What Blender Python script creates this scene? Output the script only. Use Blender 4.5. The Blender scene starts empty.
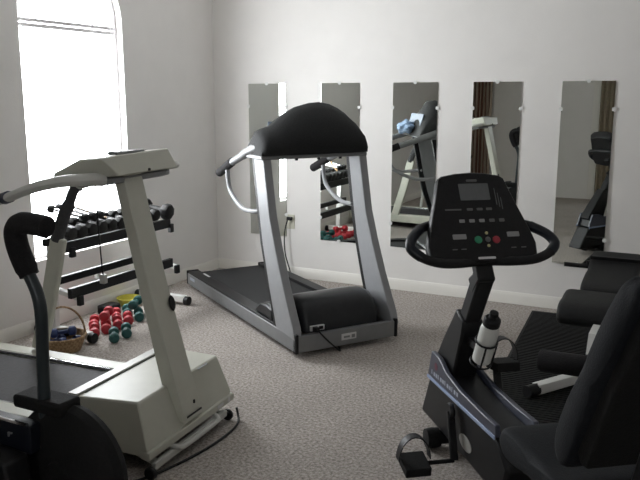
import bpy, bmesh, math, random
from mathutils import Vector, Matrix
random.seed(7)
C = bpy.context.scene
COL = C.collection
PI = math.pi
R = math.radians

# ------------------------------------------------------------ materials
def mat(name, col, rough=0.6, metal=0.0, var=0.0, scale=40.0, bump=0.0, bscale=None, spec=None, coat=0.0, col2=None):
    if spec is None: spec = .28 if max(col) < .03 else .5
    m = bpy.data.materials.new(name); m.use_nodes = True
    nt = m.node_tree; b = nt.nodes['Principled BSDF']
    b.inputs['Base Color'].default_value = (*col, 1)
    b.inputs['Roughness'].default_value = rough
    b.inputs['Metallic'].default_value = metal
    b.inputs['Specular IOR Level'].default_value = spec
    b.inputs['Coat Weight'].default_value = coat
    tc = nt.nodes.new('ShaderNodeTexCoord')
    no = nt.nodes.new('ShaderNodeTexNoise'); no.inputs['Scale'].default_value = scale; no.inputs['Detail'].default_value = 5
    nt.links.new(tc.outputs['Object'], no.inputs['Vector'])
    rp = nt.nodes.new('ShaderNodeValToRGB')
    c2 = col2 if col2 else tuple(min(1, c * (1 + var)) for c in col)
    c1 = tuple(c * (1 - var) for c in col)
    rp.color_ramp.elements[0].position = 0.32; rp.color_ramp.elements[0].color = (*c1, 1)
    rp.color_ramp.elements[1].position = 0.68; rp.color_ramp.elements[1].color = (*c2, 1)
    nt.links.new(no.outputs['Fac'], rp.inputs['Fac'])
    nt.links.new(rp.outputs['Color'], b.inputs['Base Color'])
    if bump:
        n2 = nt.nodes.new('ShaderNodeTexNoise'); n2.inputs['Scale'].default_value = bscale or scale; n2.inputs['Detail'].default_value = 4
        nt.links.new(tc.outputs['Object'], n2.inputs['Vector'])
        bp = nt.nodes.new('ShaderNodeBump'); bp.inputs['Strength'].default_value = bump; bp.inputs['Distance'].default_value = 0.01
        nt.links.new(n2.outputs['Fac'], bp.inputs['Height']); nt.links.new(bp.outputs['Normal'], b.inputs['Normal'])
    return m

M = {}
M['wall'] = mat('painted_wall', (0.80, 0.78, 0.755), 0.85, var=0.015, scale=6, bump=0.08, bscale=90)
M['ceiling'] = mat('ceiling_paint', (0.84, 0.83, 0.81), 0.9, var=0.01, scale=8)
M['trim'] = mat('white_trim', (0.80, 0.78, 0.73), 0.5, var=0.01, scale=10)
M['frame'] = mat('window_frame_white', (0.78, 0.76, 0.78), 0.45, var=0.01)
M['cream'] = mat('cream_enamel', (0.50, 0.50, 0.43), 0.42, var=0.03, scale=14)
M['cream_light'] = mat('cream_light_enamel', (0.54, 0.54, 0.51), 0.38, var=0.03, scale=14)
M['black'] = mat('black_plastic', (0.010, 0.010, 0.011), 0.45, var=0.15, scale=60)
M['black_matte'] = mat('black_rubber', (0.008, 0.008, 0.008), 0.8, var=0.2, scale=90, bump=0.2, bscale=200)
M['hood_black'] = mat('black_gloss_hood', (0.02, 0.021, 0.023), 0.3, var=0.1, scale=30)
M['cowl'] = mat('dark_textured_cowl', (0.020, 0.021, 0.022), 0.75, var=0.25, scale=160, bump=0.25, bscale=250)
M['silver'] = mat('silver_paint', (0.29, 0.295, 0.305), 0.5, metal=0.2, var=0.03, scale=20)
M['silver_dark'] = mat('grey_silver_paint', (0.22, 0.225, 0.23), 0.45, metal=0.3, var=0.04, scale=20)
M['chrome'] = mat('chrome', (0.75, 0.76, 0.78), 0.15, metal=1.0, var=0.02)
M['belt'] = mat('treadmill_belt', (0.02, 0.02, 0.021), 0.7, var=0.2, scale=120, bump=0.15, bscale=300)
M['belt_grey'] = mat('worn_belt', (0.045, 0.043, 0.046), 0.75, var=0.18, scale=60, bump=0.1, bscale=300)
M['vinyl'] = mat('black_vinyl', (0.011, 0.0115, 0.012), 0.6, var=0.12, scale=50, bump=0.15, bscale=120)
M['vinyl_soft'] = mat('charcoal_seat_vinyl', (0.0065, 0.008, 0.011), 0.75, var=0.15, scale=80, bump=0.2, bscale=200)
M['foam'] = mat('black_foam', (0.012, 0.011, 0.012), 0.85, var=0.25, scale=150, bump=0.4, bscale=260)
M['foam_grey'] = mat('grey_foam', (0.045, 0.045, 0.048), 0.85, var=0.2, scale=120, bump=0.3, bscale=260)
M['teal_tube'] = mat('slate_green_enamel', (0.020, 0.028, 0.032), 0.4, var=0.08, scale=20)
M['navy'] = mat('blue_grey_shroud', (0.045, 0.05, 0.075), 0.38, var=0.08, scale=12)
M['navy_dark'] = mat('dark_blue_black_enamel', (0.010, 0.012, 0.018), 0.35, var=0.08, scale=12)
M['strip'] = mat('pale_blue_strip', (0.30, 0.38, 0.56), 0.3, var=0.03)
M['panel_blue'] = mat('pale_blue_grey_panel', (0.26, 0.32, 0.42), 0.4, var=0.1)
M['lcd'] = mat('grey_display', (0.11, 0.115, 0.12), 0.25, var=0.03)
M['lcd_light'] = mat('light_grey_display', (0.26, 0.26, 0.26), 0.4, var=0.03)
M['btn'] = mat('faded_button', (0.11, 0.11, 0.11), 0.5, var=0.03)
M['btn_green'] = mat('green_button', (0.02, 0.22, 0.11), 0.4)
M['btn_red'] = mat('red_button', (0.30, 0.025, 0.04), 0.4)
M['btn_yellow'] = mat('pale_yellow_button', (0.45, 0.42, 0.22), 0.4)
M['mark'] = mat('pale_marking', (0.40, 0.43, 0.50), 0.5)
M['mark_red'] = mat('dull_red_marking', (0.14, 0.03, 0.05), 0.5)
M['white_plastic'] = mat('translucent_white_plastic', (0.72, 0.73, 0.70), 0.35, var=0.02)
M['white_metal'] = mat('white_enamel', (0.68, 0.68, 0.66), 0.4, var=0.02)
M['sticker'] = mat('white_sticker', (0.62, 0.62, 0.62), 0.5)
M['oval'] = mat('grey_metal_plate', (0.30, 0.29, 0.27), 0.45, var=0.05)
M['red'] = mat('red_vinyl', (0.40, 0.025, 0.035), 0.45, var=0.1, scale=30)
M['green'] = mat('teal_vinyl', (0.015, 0.09, 0.085), 0.45, var=0.12, scale=30)
M['blue'] = mat('blue_vinyl', (0.02, 0.04, 0.14), 0.45, var=0.12, scale=30)
M['iron'] = mat('dark_cast_iron', (0.016, 0.016, 0.016), 0.55, var=0.2, scale=60)
M['yellow'] = mat('yellow_plastic', (0.55, 0.50, 0.06), 0.4, var=0.05)
M['towel'] = mat('pale_blue_towel', (0.38, 0.52, 0.74), 0.95, var=0.12, scale=90, bump=0.4, bscale=250)
M['outlet'] = mat('almond_outlet', (0.58, 0.57, 0.47), 0.4)
M['mat_rubber'] = mat('ribbed_rubber_mat', (0.012, 0.012, 0.0125), 0.75, var=0.3, scale=60)
M['tan'] = mat('tan_curtain', (0.30, 0.25, 0.18), 0.9, var=0.1, scale=30)
# mirror
def mirror_mat():
    m = bpy.data.materials.new('mirror_glass'); m.use_nodes = True
    b = m.node_tree.nodes['Principled BSDF']
    b.inputs['Base Color'].default_value = (0.80, 0.83, 0.80, 1); b.inputs['Metallic'].default_value = 1; b.inputs['Roughness'].default_value = 0.005
    return m
M['mirror'] = mirror_mat()
def glass_mat():
    m = bpy.data.materials.new('window_glass'); m.use_nodes = True; nt = m.node_tree; nt.nodes.clear()
    o = nt.nodes.new('ShaderNodeOutputMaterial'); mx = nt.nodes.new('ShaderNodeMixShader')
    t = nt.nodes.new('ShaderNodeBsdfTransparent'); g = nt.nodes.new('ShaderNodeBsdfGlossy'); g.inputs['Roughness'].default_value = 0.02
    t.inputs['Color'].default_value = (0.97, 0.98, 0.98, 1)
    mx.inputs[0].default_value = 0.06
    nt.links.new(t.outputs[0], mx.inputs[1]); nt.links.new(g.outputs[0], mx.inputs[2]); nt.links.new(mx.outputs[0], o.inputs[0])
    return m
M['glass'] = glass_mat()
def carpet_mat():
    m = bpy.data.materials.new('beige_carpet'); m.use_nodes = True; nt = m.node_tree; b = nt.nodes['Principled BSDF']
    b.inputs['Roughness'].default_value = 0.95; b.inputs['Specular IOR Level'].default_value = 0.1
    tc = nt.nodes.new('ShaderNodeTexCoord')
    n1 = nt.nodes.new('ShaderNodeTexNoise'); n1.inputs['Scale'].default_value = 75; n1.inputs['Detail'].default_value = 6; n1.inputs['Roughness'].default_value = 0.75
    n2 = nt.nodes.new('ShaderNodeTexNoise'); n2.inputs['Scale'].default_value = 3; n2.inputs['Detail'].default_value = 3
    r1 = nt.nodes.new('ShaderNodeValToRGB')
    e = r1.color_ramp.elements
    e[0].position = 0.36; e[0].color = (0.205, 0.18, 0.16, 1)
    e[1].position = 0.64; e[1].color = (0.66, 0.605, 0.56, 1)
    mm = nt.nodes.new('ShaderNodeMix'); mm.data_type = 'RGBA'; mm.blend_type = 'MULTIPLY'; mm.inputs[0].default_value = 0.25
    nt.links.new(tc.outputs['Object'], n1.inputs['Vector']); nt.links.new(tc.outputs['Object'], n2.inputs['Vector'])
    nt.links.new(n1.outputs['Fac'], r1.inputs['Fac']); nt.links.new(r1.outputs['Color'], mm.inputs[6]); nt.links.new(n2.outputs['Fac'], mm.inputs[7])
    nt.links.new(mm.outputs[2], b.inputs['Base Color'])
    bp = nt.nodes.new('ShaderNodeBump'); bp.inputs['Strength'].default_value = 0.5; bp.inputs['Distance'].default_value = 0.01
    nt.links.new(n1.outputs['Fac'], bp.inputs['Height']); nt.links.new(bp.outputs['Normal'], b.inputs['Normal'])
    return m
M['carpet'] = carpet_mat()
def wicker_mat():
    m = bpy.data.materials.new('wicker'); m.use_nodes = True; nt = m.node_tree; b = nt.nodes['Principled BSDF']
    b.inputs['Roughness'].default_value = 0.7
    tc = nt.nodes.new('ShaderNodeTexCoord'); w = nt.nodes.new('ShaderNodeTexChecker'); w.inputs['Scale'].default_value = 60
    w.inputs['Color1'].default_value = (0.36, 0.24, 0.13, 1); w.inputs['Color2'].default_value = (0.24, 0.15, 0.075, 1)
    nt.links.new(tc.outputs['Object'], w.inputs['Vector']); nt.links.new(w.outputs['Color'], b.inputs['Base Color'])
    return m
M['wicker'] = wicker_mat()
def curtain_mat():
    m = bpy.data.materials.new('striped_curtain'); m.use_nodes = True; nt = m.node_tree; b = nt.nodes['Principled BSDF']
    b.inputs['Roughness'].default_value = 0.9
    tc = nt.nodes.new('ShaderNodeTexCoord'); w = nt.nodes.new('ShaderNodeTexWave'); w.wave_type = 'BANDS'; w.bands_direction = 'X'
    w.inputs['Scale'].default_value = 5.5; w.inputs['Distortion'].default_value = 0.2
    r = nt.nodes.new('ShaderNodeValToRGB'); e = r.color_ramp.elements
    e[0].position = 0.3; e[0].color = (0.16, 0.075, 0.05, 1); e[1].position = 0.62; e[1].color = (0.42, 0.35, 0.28, 1)
    nt.links.new(tc.outputs['Object'], w.inputs['Vector']); nt.links.new(w.outputs['Fac'], r.inputs['Fac']); nt.links.new(r.outputs['Color'], b.inputs['Base Color'])
    return m
M['curtain'] = curtain_mat()

# ------------------------------------------------------------ mesh helpers
def nb(): return bmesh.new()
def box(bm, lo, hi, mx=None):
    vs = [bm.verts.new((x, y, z)) for x in (lo[0], hi[0]) for y in (lo[1], hi[1]) for z in (lo[2], hi[2])]
    for f in ((0,1,3,2),(4,6,7,5),(0,4,5,1),(2,3,7,6),(0,2,6,4),(1,5,7,3)): bm.faces.new([vs[i] for i in f])
    if mx is not None:
        for v in vs: v.co = mx @ v.co
    return vs
def prism(bm, pts, a, b, axis='y', mx=None):
    """polygon pts (p,q) extruded along axis from a to b. y: (x,z); x: (y,z); z: (x,y)"""
    def mk(p, t):
        if axis == 'y': return (p[0], t, p[1])
        if axis == 'x': return (t, p[0], p[1])
        return (p[0], p[1], t)
    A = [bm.verts.new(mk(p, a)) for p in pts]; B = [bm.verts.new(mk(p, b)) for p in pts]
    bm.faces.new(A); bm.faces.new(B[::-1]); n = len(pts)
    for i in range(n): bm.faces.new((A[i], B[i], B[(i+1) % n], A[(i+1) % n]))
    if mx is not None:
        for v in A + B: v.co = mx @ v.co
def loft(bm, secs, cap=True, closed=False):
    rows = [[bm.verts.new(p) for p in s] for s in secs]; n = len(rows[0])
    m = len(rows)
    for i in range(m if closed else m - 1):
        a, b = rows[i], rows[(i+1) % m]
        for j in range(n): bm.faces.new((a[j], a[(j+1) % n], b[(j+1) % n], b[j]))
    if cap and not closed: bm.faces.new(rows[0][::-1]); bm.faces.new(rows[-1])
def cat(pts, k=6, closed=False):
    P = [Vector(p) for p in pts]; out = []; n = len(P)
    rng = range(n) if closed else range(n - 1)
    for i in rng:
        if closed: p0, p1, p2, p3 = P[(i-1) % n], P[i], P[(i+1) % n], P[(i+2) % n]
        else: p0, p1, p2, p3 = P[max(i-1, 0)], P[i], P[i+1], P[min(i+2, n-1)]
        for j in range(k):
            t = j / k
            out.append(0.5 * ((2*p1) + (-p0+p2)*t + (2*p0-5*p1+4*p2-p3)*t*t + (-p0+3*p1-3*p2+p3)*t**3))
    if not closed: out.append(P[-1])
    return out
def tube(bm, pts, r, n=12, closed=False, ry=None, up=None):
    """round (or elliptical) tube through pts; r number or list"""
    P = [Vector(p) for p in pts]; m = len(P); secs = []; prev = None
    for i, p in enumerate(P):
        if closed: t = P[(i+1) % m] - P[(i-1) % m]
        else: t = P[min(i+1, m-1)] - P[max(i-1, 0)]
        t.normalize()
        if prev is None:
            a = Vector(up) if up else (Vector((0, 0, 1)) if abs(t.z) < 0.9 else Vector((1, 0, 0)))
        else: a = prev
        a = (a - t * a.dot(t)).normalized(); prev = a; b = t.cross(a)
        rr = r[i] if isinstance(r, (list, tuple)) else r; r2 = ry if ry else rr
        secs.append([p + a * math.cos(2*PI*j/n) * rr + b * math.sin(2*PI*j/n) * r2 for j in range(n)])
    loft(bm, secs, closed=closed)
def beam(bm, pts, wa, wb, up=(0, 0, 1)):
    """rectangular beam through pts; wa along up-ish, wb sideways"""
    P = [Vector(p) for p in pts]; m = len(P); secs = []
    for i, p in enumerate(P):
        t = (P[min(i+1, m-1)] - P[max(i-1, 0)]).normalized(); a = Vector(up); a = (a - t * a.dot(t)).normalized(); b = t.cross(a)
        x = wa[i] if isinstance(wa, (list, tuple)) else wa; y = wb[i] if isinstance(wb, (list, tuple)) else wb
        secs.append([p + a*x/2 + b*y/2, p - a*x/2 + b*y/2, p - a*x/2 - b*y/2, p + a*x/2 - b*y/2])
    loft(bm, secs)
def lathe(bm, prof, n=24, mx=None):
    """profile (r,z) around z; mx applied"""
    rows = []
    for r, z in prof:
        rows.append([bm.verts.new((r*math.cos(2*PI*j/n), r*math.sin(2*PI*j/n), z)) for j in range(n)])
    for i in range(len(rows)-1):
        for j in range(n): bm.faces.new((rows[i][j], rows[i][(j+1) % n], rows[i+1][(j+1) % n], rows[i+1][j]))
    bm.faces.new(rows[0][::-1]); bm.faces.new(rows[-1])
    if mx is not None:
        for r_ in rows:
            for v in r_: v.co = mx @ v.co
def frame_mx(o, xa, za):
    xa = Vector(xa).normalized(); za = Vector(za).normalized(); ya = za.cross(xa)
    m = Matrix((xa, ya, za)).transposed().to_4x4(); m.translation = Vector(o); return m
def along(p, d):
    d = Vector(d).normalized(); x = Vector((0, 0, 1)) if abs(d.z) < 0.9 else Vector((1, 0, 0)); x = (x - d*x.dot(d)).normalized()
    return frame_mx(p, x, d)
def rbox(x0, x1, y0, y1, r, n=5):
    """rounded rectangle outline"""
    out = []
    for cx, cy, a in ((x1-r, y1-r, 0), (x0+r, y1-r, 90), (x0+r, y0+r, 180), (x1-r, y0+r, 270)):
        for k in range(n+1):
            t = R(a + 90*k/n); out.append((cx + r*math.cos(t), cy + r*math.sin(t)))
    return out

def obj(name, bm, m, parent=None, bevel=0.0, label=None, sharp=35, seg=2):
    bmesh.ops.recalc_face_normals(bm, faces=bm.faces[:])
    me = bpy.data.meshes.new(name); bm.to_mesh(me); bm.free()
    for p in me.polygons: p.use_smooth = True
    me.set_sharp_from_angle(angle=R(sharp))
    me.materials.append(M[m] if isinstance(m, str) else m)
    o = bpy.data.objects.new(name, me); COL.objects.link(o)
    if parent: o.parent = parent
    if bevel:
        b = o.modifiers.new('bevel', 'BEVEL'); b.width = bevel; b.segments = seg; b.limit_method = 'ANGLE'; b.angle_limit = R(35)
        b.harden_normals = False
    if label: o['label'] = label
    return o
def thing(name, label, catg, loc=(0, 0, 0), rz=0.0, group=None):
    o = bpy.data.objects.new(name, None); COL.objects.link(o); o.location = loc; o.rotation_euler = (0, 0, rz); o.empty_display_size = 0.1
    o['label'] = label; o['category'] = catg
    if group: o['group'] = group
    return o
def tag(o, label, catg, group=None):
    o['label'] = label; o['category'] = catg
    if group: o['group'] = group
    return o
def struct(name, bm, m, parent=None, bevel=0.0):
    o = obj(name, bm, m, parent, bevel)
    if not parent: o['kind'] = 'structure'
    return o
def dup(root, loc, rot, label):
    r = root.copy(); COL.objects.link(r); r.location = loc; r.rotation_euler = rot; r['label'] = label
    for ch in list(root.children):
        c = ch.copy(); COL.objects.link(c); c.parent = r; c.matrix_parent_inverse = ch.matrix_parent_inverse.copy()
        for g in ch.children:
            d = g.copy(); COL.objects.link(d); d.parent = c
    return r

# ------------------------------------------------------------ room
XL, YB, XR, YR, ZC = -3.64, 5.243, 2.6, -1.6, 2.75
WY0, WY1, WZ0, WZ1 = 3.27, 4.16, 0.44, 1.93
bm = nb(); box(bm, (XL-.15, YR-.15, -.12), (XR+.15, YB+.15, 0)); struct('floor', bm, 'carpet')
bm = nb(); box(bm, (XL-.15, YR-.15, ZC), (XR+.15, YB+.15, ZC+.12)); struct('ceiling', bm, 'ceiling')
bm = nb(); box(bm, (XL-.15, YB, 0), (XR+.15, YB+.15, ZC)); struct('wall_back', bm, 'wall')
bm = nb(); box(bm, (XR, YR, 0), (XR+.15, YB, ZC)); struct('wall_right', bm, 'wall')
# rear wall with an unseen opening added behind the camera for daylight
RX0, RX1, RZ0, RZ1 = -0.95, -0.45, 1.35, 2.20
bm = nb()
box(bm, (XL-.15, YR-.15, 0), (RX0, YR, ZC)); box(bm, (RX1, YR-.15, 0), (XR+.15, YR, ZC))
box(bm, (RX0, YR-.15, 0), (RX1, YR, RZ0)); box(bm, (RX0, YR-.15, RZ1), (RX1, YR, ZC))
struct('wall_rear', bm, 'wall')
bm = nb()
box(bm, (XL-.15, YR, 0), (XL, WY0, ZC)); box(bm, (XL-.15, WY1, 0), (XL, YB, ZC)); box(bm, (XL-.15, WY0, 0), (XL, WY1, WZ0))
cy = (WY0+WY1)/2; rw = (WY1-WY0)/2
arc = [(cy - rw*math.cos(PI*k/24), WZ1 + rw*math.sin(PI*k/24)) for k in range(25)]
for k in range(24):
    (a0, b0), (a1, b1) = arc[k], arc[k+1]
    prism(bm, [(a0, b0), (a1, b1), (a1, ZC), (a0, ZC)], XL-.15, XL, axis='x')
struct('wall_left', bm, 'wall')
# arched window
def win_ring(bm, y0, y1, z0, zs, w, xa, xb):
    c = (y0+y1)/2; ro = (y1-y0)/2
    outer = [(y0, z0)] + [(c - ro*math.cos(PI*k/24), zs + ro*math.sin(PI*k/24)) for k in range(25)] + [(y1, z0)]
    ri = ro - w
    inner = [(y0+w, z0+w)] + [(c - ri*math.cos(PI*k/24), zs + ri*math.sin(PI*k/24)) for k in range(25)] + [(y1-w, z0+w)]
    n = len(outer); V = [[bm.verts.new((x, p[0], p[1])) for p in L] for L in (outer, inner) for x in (xa, xb)]
    for i in range(n):
        j = (i+1) % n
        bm.faces.new((V[0][i], V[0][j], V[2][j], V[2][i])); bm.faces.new((V[1][i], V[3][i], V[3][j], V[1][j]))
        bm.faces.new((V[0][i], V[1][i], V[1][j], V[0][j])); bm.faces.new((V[2][i], V[2][j], V[3][j], V[3][i]))
w1 = bpy.data.objects.new('window_1', None); COL.objects.link(w1); w1['kind'] = 'structure'; w1.location = (0, 0, 0)
bm = nb(); win_ring(bm, WY0+.002, WY1-.002, WZ0+.002, WZ1, .02, XL-.10, XL-.05)
box(bm, (XL-.095, WY0+.03, 1.862), (XL-.045, WY1-.03, 1.885)); box(bm, (XL-.095, WY0+.03, 1.895), (XL-.045, WY1-.03, 1.915))
obj('window_frame', bm, 'frame', w1)
bm = nb()
ra = rw*.55; pts = [(XL-.075, cy - ra*math.cos(PI*k/16), 1.915 + ra*math.sin(PI*k/16)) for k in range(17)]
tube(bm, pts, .007, 6); obj('window_muntin', bm, 'frame', w1)
bm = nb(); prism(bm, [(WY0+.03, WZ0+.03)] + [(cy - (rw-.03)*math.cos(PI*k/20), WZ1 + (rw-.03)*math.sin(PI*k/20)) for k in range(21)] + [(WY1-.03, WZ0+.03)], XL-.080, XL-.076, axis='x')
obj('pane', bm, 'glass', w1)
# unseen rear window, added as a daylight source and sized for its light
w2 = bpy.data.objects.new('added_rear_window', None); COL.objects.link(w2); w2['kind'] = 'structure'
bm = nb(); e = .05
for a in ((RX0, RZ0, RX1, RZ0+e), (RX0, RZ1-e, RX1, RZ1), (RX0, RZ0+e, RX0+e, RZ1-e), (RX1-e, RZ0+e, RX1, RZ1-e), ((RX0+RX1)/2-.012, RZ0+e, (RX0+RX1)/2+.012, RZ1-e)):
    box(bm, (a[0]+.001, YR-.10, a[1]+.001), (a[2]-.001, YR-.05, a[3]-.001))
obj('window_frame', bm, 'frame', w2)
bm = nb(); box(bm, (RX0+e, YR-.08, RZ0+e), (RX1-e, YR-.076, RZ1-e)); obj('pane', bm, 'glass', w2)
bm = nb(); box(bm, (-1.40, YR, 0), (-1.30, YR+.02, 2.2)); struct('trim_1', bm, 'trim', bevel=.004)
# baseboards (stepped profile)
def bboard(name, kind):
    bm = nb(); prof = [(0, 0), (.014, 0), (.014, .062), (.009, .074), (.006, .083), (0, .083)]
    if kind == 'back': prism(bm, [(YB - p, z) for p, z in prof], XL, XR, 'x')
    if kind == 'left': prism(bm, [(XL + p, z) for p, z in prof], YR, YB - .014, 'y')
    if kind == 'right': prism(bm, [(XR - p, z) for p, z in prof], YR, YB - .014, 'y')
    if kind == 'rear': prism(bm, [(YR + p, z) for p, z in prof], -1.30, XR, 'x')
    struct(name, bm, 'trim')
for k in ('back', 'left', 'right', 'rear'): bboard('baseboard_' + k, k)

# curtains on the rear wall
def curtain(x0, x1, m, label):
    bm = nb(); n = 60; f = []; b = []
    for k in range(n+1):
        x = x0 + (x1-x0)*k/n; y = YR + .09 + .028*math.sin(k/n*PI*2*max(2, (x1-x0)/.075))
        f.append((x, y)); b.append((x, y - .004))
    prism(bm, f + b[::-1], .06, 2.32, 'z'); o = obj('curtain', bm, m); tag(o, label, 'curtain'); return o
curtain(-3.38, -3.04, 'curtain', 'brown striped curtain hanging at the far left, reflected in the fourth wall mirror')
curtain(-1.29, -0.98, 'tan', 'tan curtain beside white trim, reflected at the right edge of the rightmost mirror')
for a, b_, lab in ((-3.5, -2.95, 'short curtain rod above the brown striped curtain'), (-1.34, -.3, 'long curtain rod above the tan curtain')):
    t = thing('curtain_rod', lab, 'curtain rod', ((a+b_)/2, YR, 2.34))
    h = (b_-a)/2
    bm = nb(); tube(bm, [(-h, .09, 0), (h, .09, 0)], .012, 10); obj('rod', bm, 'black', t)
    for s in (-1, 1):
        bm = nb(); box(bm, (s*(h-.06)-.01, 0, -.012), (s*(h-.06)+.01, .085, .008)); obj('bracket', bm, 'black', t)

# wall outlet
t = thing('wall_outlet', 'almond power outlet low on the mirror wall behind the grey treadmill', 'outlet', (-2.925, YB, 0.455))
bm = nb(); box(bm, (-.037, -.006, -.058), (.037, 0, .058)); obj('cover_plate', bm, 'outlet', t, bevel=.002)
for s in (-1, 1):
    bm = nb(); prism(bm, rbox(-.016, .016, s*.026-.014, s*.026+.014, .006), -.009, -.0055, 'y'); obj('socket', bm, 'outlet', t)

# ------------------------------------------------------------ mirrors
MZ0, MZ1 = .3296, 1.5482
mx_ = [(-3.303, -2.961), (-2.654, -2.328), (-2.059, -1.718), (-1.462, -1.129), (-.865, -.5355)]
mlab = ['tall narrow frameless wall mirror nearest the room corner, above the outlet side of the treadmill',
        'tall frameless wall mirror seen through the grey treadmill frame, second from the corner',
        'tall frameless wall mirror between the two machines, middle of five',
        'tall frameless wall mirror directly behind the bike console, reflecting the striped curtain',
        'rightmost tall frameless wall mirror, reflecting the front of the exercise bike']
for (a, b_), lab in zip(mx_, mlab):
    t = thing('wall_mirror', lab, 'mirror', ((a+b_)/2, YB, MZ0), 0, 'five frameless mirrors on the back wall')
    if a > -.9: t.rotation_euler = (R(-.42), 0, R(.55)); t.location.y -= .011   # hangs a touch askew
    h = (b_-a)/2; H = MZ1-MZ0
    bm = nb(); box(bm, (-h, -.006, 0), (h, -.001, H)); obj('mirror_glass', bm, 'mirror', t)
    for cx, cz in ((0, H), (0, 0), (-h, H-.18), (h, H-.18), (-h, .18), (h, .18)):
        bm = nb(); prism(bm, rbox(cx-.012, cx+.012, cz-.012, cz+.012, .006), -.011, -.0062, 'y'); obj('mirror_clip', bm, 'white_plastic', t)

# ------------------------------------------------------------ grey treadmill
GA = math.atan2(-.562, .827)
gt = thing('treadmill', 'grey and black treadmill in the corner by the mirrors, with a dark arched console', 'treadmill', (-1.945, 3.527, 0), GA)
def rail(v0, v1, name):
    s = 1 if v0 < .3 else -1
    vo, vi = (v0, v1) if s == 1 else (v1, v0)
    bm = nb(); prism(bm, [(-1.815, .035), (-1.815, .118), (0, .118), (0, .035)], min(vo, vo+s*.025), max(vo, vo+s*.025), 'y'); o = obj(name, bm, 'silver_dark', gt, bevel=.004)
    bm = nb(); prism(bm, [(vo+s*.003, .119), (vo+s*.006, .132), (vi, .132), (vi, .09), (vo+s*.027, .09), (vo+s*.027, .119)], -1.81, -.28, 'x'); q = obj('foot_rail', bm, 'black', o, bevel=.003, label='black foot rail')
    bm = nb(); box(bm, (-1.842, vo if s == 1 else vi, .03), (-1.816, vi if s == 1 else vo, .136)); obj('end_cap', bm, 'black', o, bevel=.006)
    return o
ra_ = rail(0, .095, 'side_rail'); rb_ = rail(.60, .69, 'side_rail')
bm = nb(); box(bm, (-1.76, -.0008, .078), (-1.66, .0015, .10)); obj('decal', bm, 'mark', ra_)
bm = nb(); box(bm, (-1.68, .075, .1325), (-1.56, .09, .1345)); obj('decal', bm, 'sticker', ra_, label='white sticker strip')
bm = nb(); box(bm, (-1.82, .1, .09), (-.2, .595, .117)); obj('belt', bm, 'belt', gt, bevel=.008)
bm = nb(); box(bm, (-.035, .02, .03), (.0, .67, .125)); fb = obj('front_bar', bm, 'silver_dark', gt, bevel=.003)
bm = nb(); box(bm, (.0005, .30, .062), (.002, .40, .10)); obj('sticker', bm, 'sticker', fb)
bm = nb(); box(bm, (.0021, .315, .074), (.003, .355, .086)); box(bm, (.0021, .368, .070), (.003, .39, .09)); obj('sticker_print', bm, 'silver_dark', fb)
for v in (0, .67):
    bm = nb(); box(bm, (-.03, v, .026), (.006, v+.02, .138)); obj('corner_cap', bm, 'black', gt, bevel=.004)
for v in (.06, .615):
    for u in (.15, 1.7):
        bm = nb(); lathe(bm, [(.02, 0), (.022, .01), (.015, .036)], 12, Matrix.Translation((-u, v, 0))); obj('foot', bm, 'black', gt)
# motor hood
prof = [(.036, .125), (.04, .16), (.055, .215), (.09, .268), (.15, .30), (.24, .305), (.34, .28), (.44, .21), (.50, .14), (.50, .12)]
bm = nb(); secs = []
for v, k in ((.085, .80), (.10, .93), (.13, .985), (.2, 1), (.34, 1), (.48, 1), (.55, .985), (.58, .93), (.592, .80)):
    secs.append([(-u - (0 if u > .2 else (1-k)*.15), v, .12 + (z-.12)*k) for u, z in prof])
loft(bm, secs); hood = obj('motor_hood', bm, 'hood_black', gt, sharp=50)
bm = nb(); box(bm, (-.045, .115, .135), (-.030, .205, .165)); ps = obj('power_inlet', bm, 'sticker', gt, bevel=.002)
bm = nb(); box(bm, (-.03, .125, .137), (.004, .155, .162)); box(bm, (-.031, .168, .141), (-.027, .195, .16)); obj('plug', bm, 'black', ps, bevel=.003)
bm = nb(); prism(bm, [(-.33, .12), (-.33, .20), (-.42, .215), (-.50, .205), (-.57, .16), (-.58, .134), (-.40, .134)], .012, .663, 'y'); obj('hood_shoulder', bm, 'hood_black', gt, bevel=.02, seg=3)
# uprights: side profile (u,z)
upf = [(.003, .10), (.025, .17), (.15, .39), (.245, .59), (.315, .76), (.395, 1.11)]
upr = [(.53, 1.11), (.46, .76), (.42, .59), (.33, .33), (.245, .118)]
for v0 in (.0, .656):
    bm = nb(); prism(bm, [(-u, z) for u, z in upf + upr], v0-.002, v0+.05, 'y'); o = obj('upright', bm, 'silver', gt, bevel=.007, seg=3)
    bm = nb(); prism(bm, [(-u-.001, z) for u, z in upr] + [(-u-.042, z) for u, z in upr[::-1]], v0+.004, v0+.044, 'y'); obj('upright_trim', bm, 'black', o, bevel=.003)
# console
import bisect
ar = [(-.358, 1.118), (-.357, 1.17), (-.350, 1.218), (-.333, 1.248), (-.30, 1.264), (-.25, 1.280), (-.20, 1.320), (-.14, 1.36), (-.07, 1.395), (0, 1.412), (.07, 1.417), (.14, 1.405), (.20, 1.38), (.25, 1.35), (.29, 1.315), (.325, 1.27), (.352, 1.20), (.358, 1.118)]
shape = [(.365, 0), (.33, .12), (.32, .35), (.345, .62), (.40, .86), (.47, 1.0), (.53, .97), (.62, .45), (.66, .12), (.66, 0)]
bm = nb(); secs = []
for a, z in ar:
    e_ = min(1, min(.360+a, .363-a)/.035)**.5
    secs.append([(-(.49 + (u-.49)*(.55+.45*e_)), .34+a, 1.112 + (z-1.112)*f) for u, f in shape])
loft(bm, secs); cons = obj('console', bm, 'cowl', gt, sharp=60)
bm = nb(); box(bm, (-.60, -.02, 1.088), (-.375, .70, 1.112)); obj('console_tray', bm, 'silver_dark', gt, bevel=.006)
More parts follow.
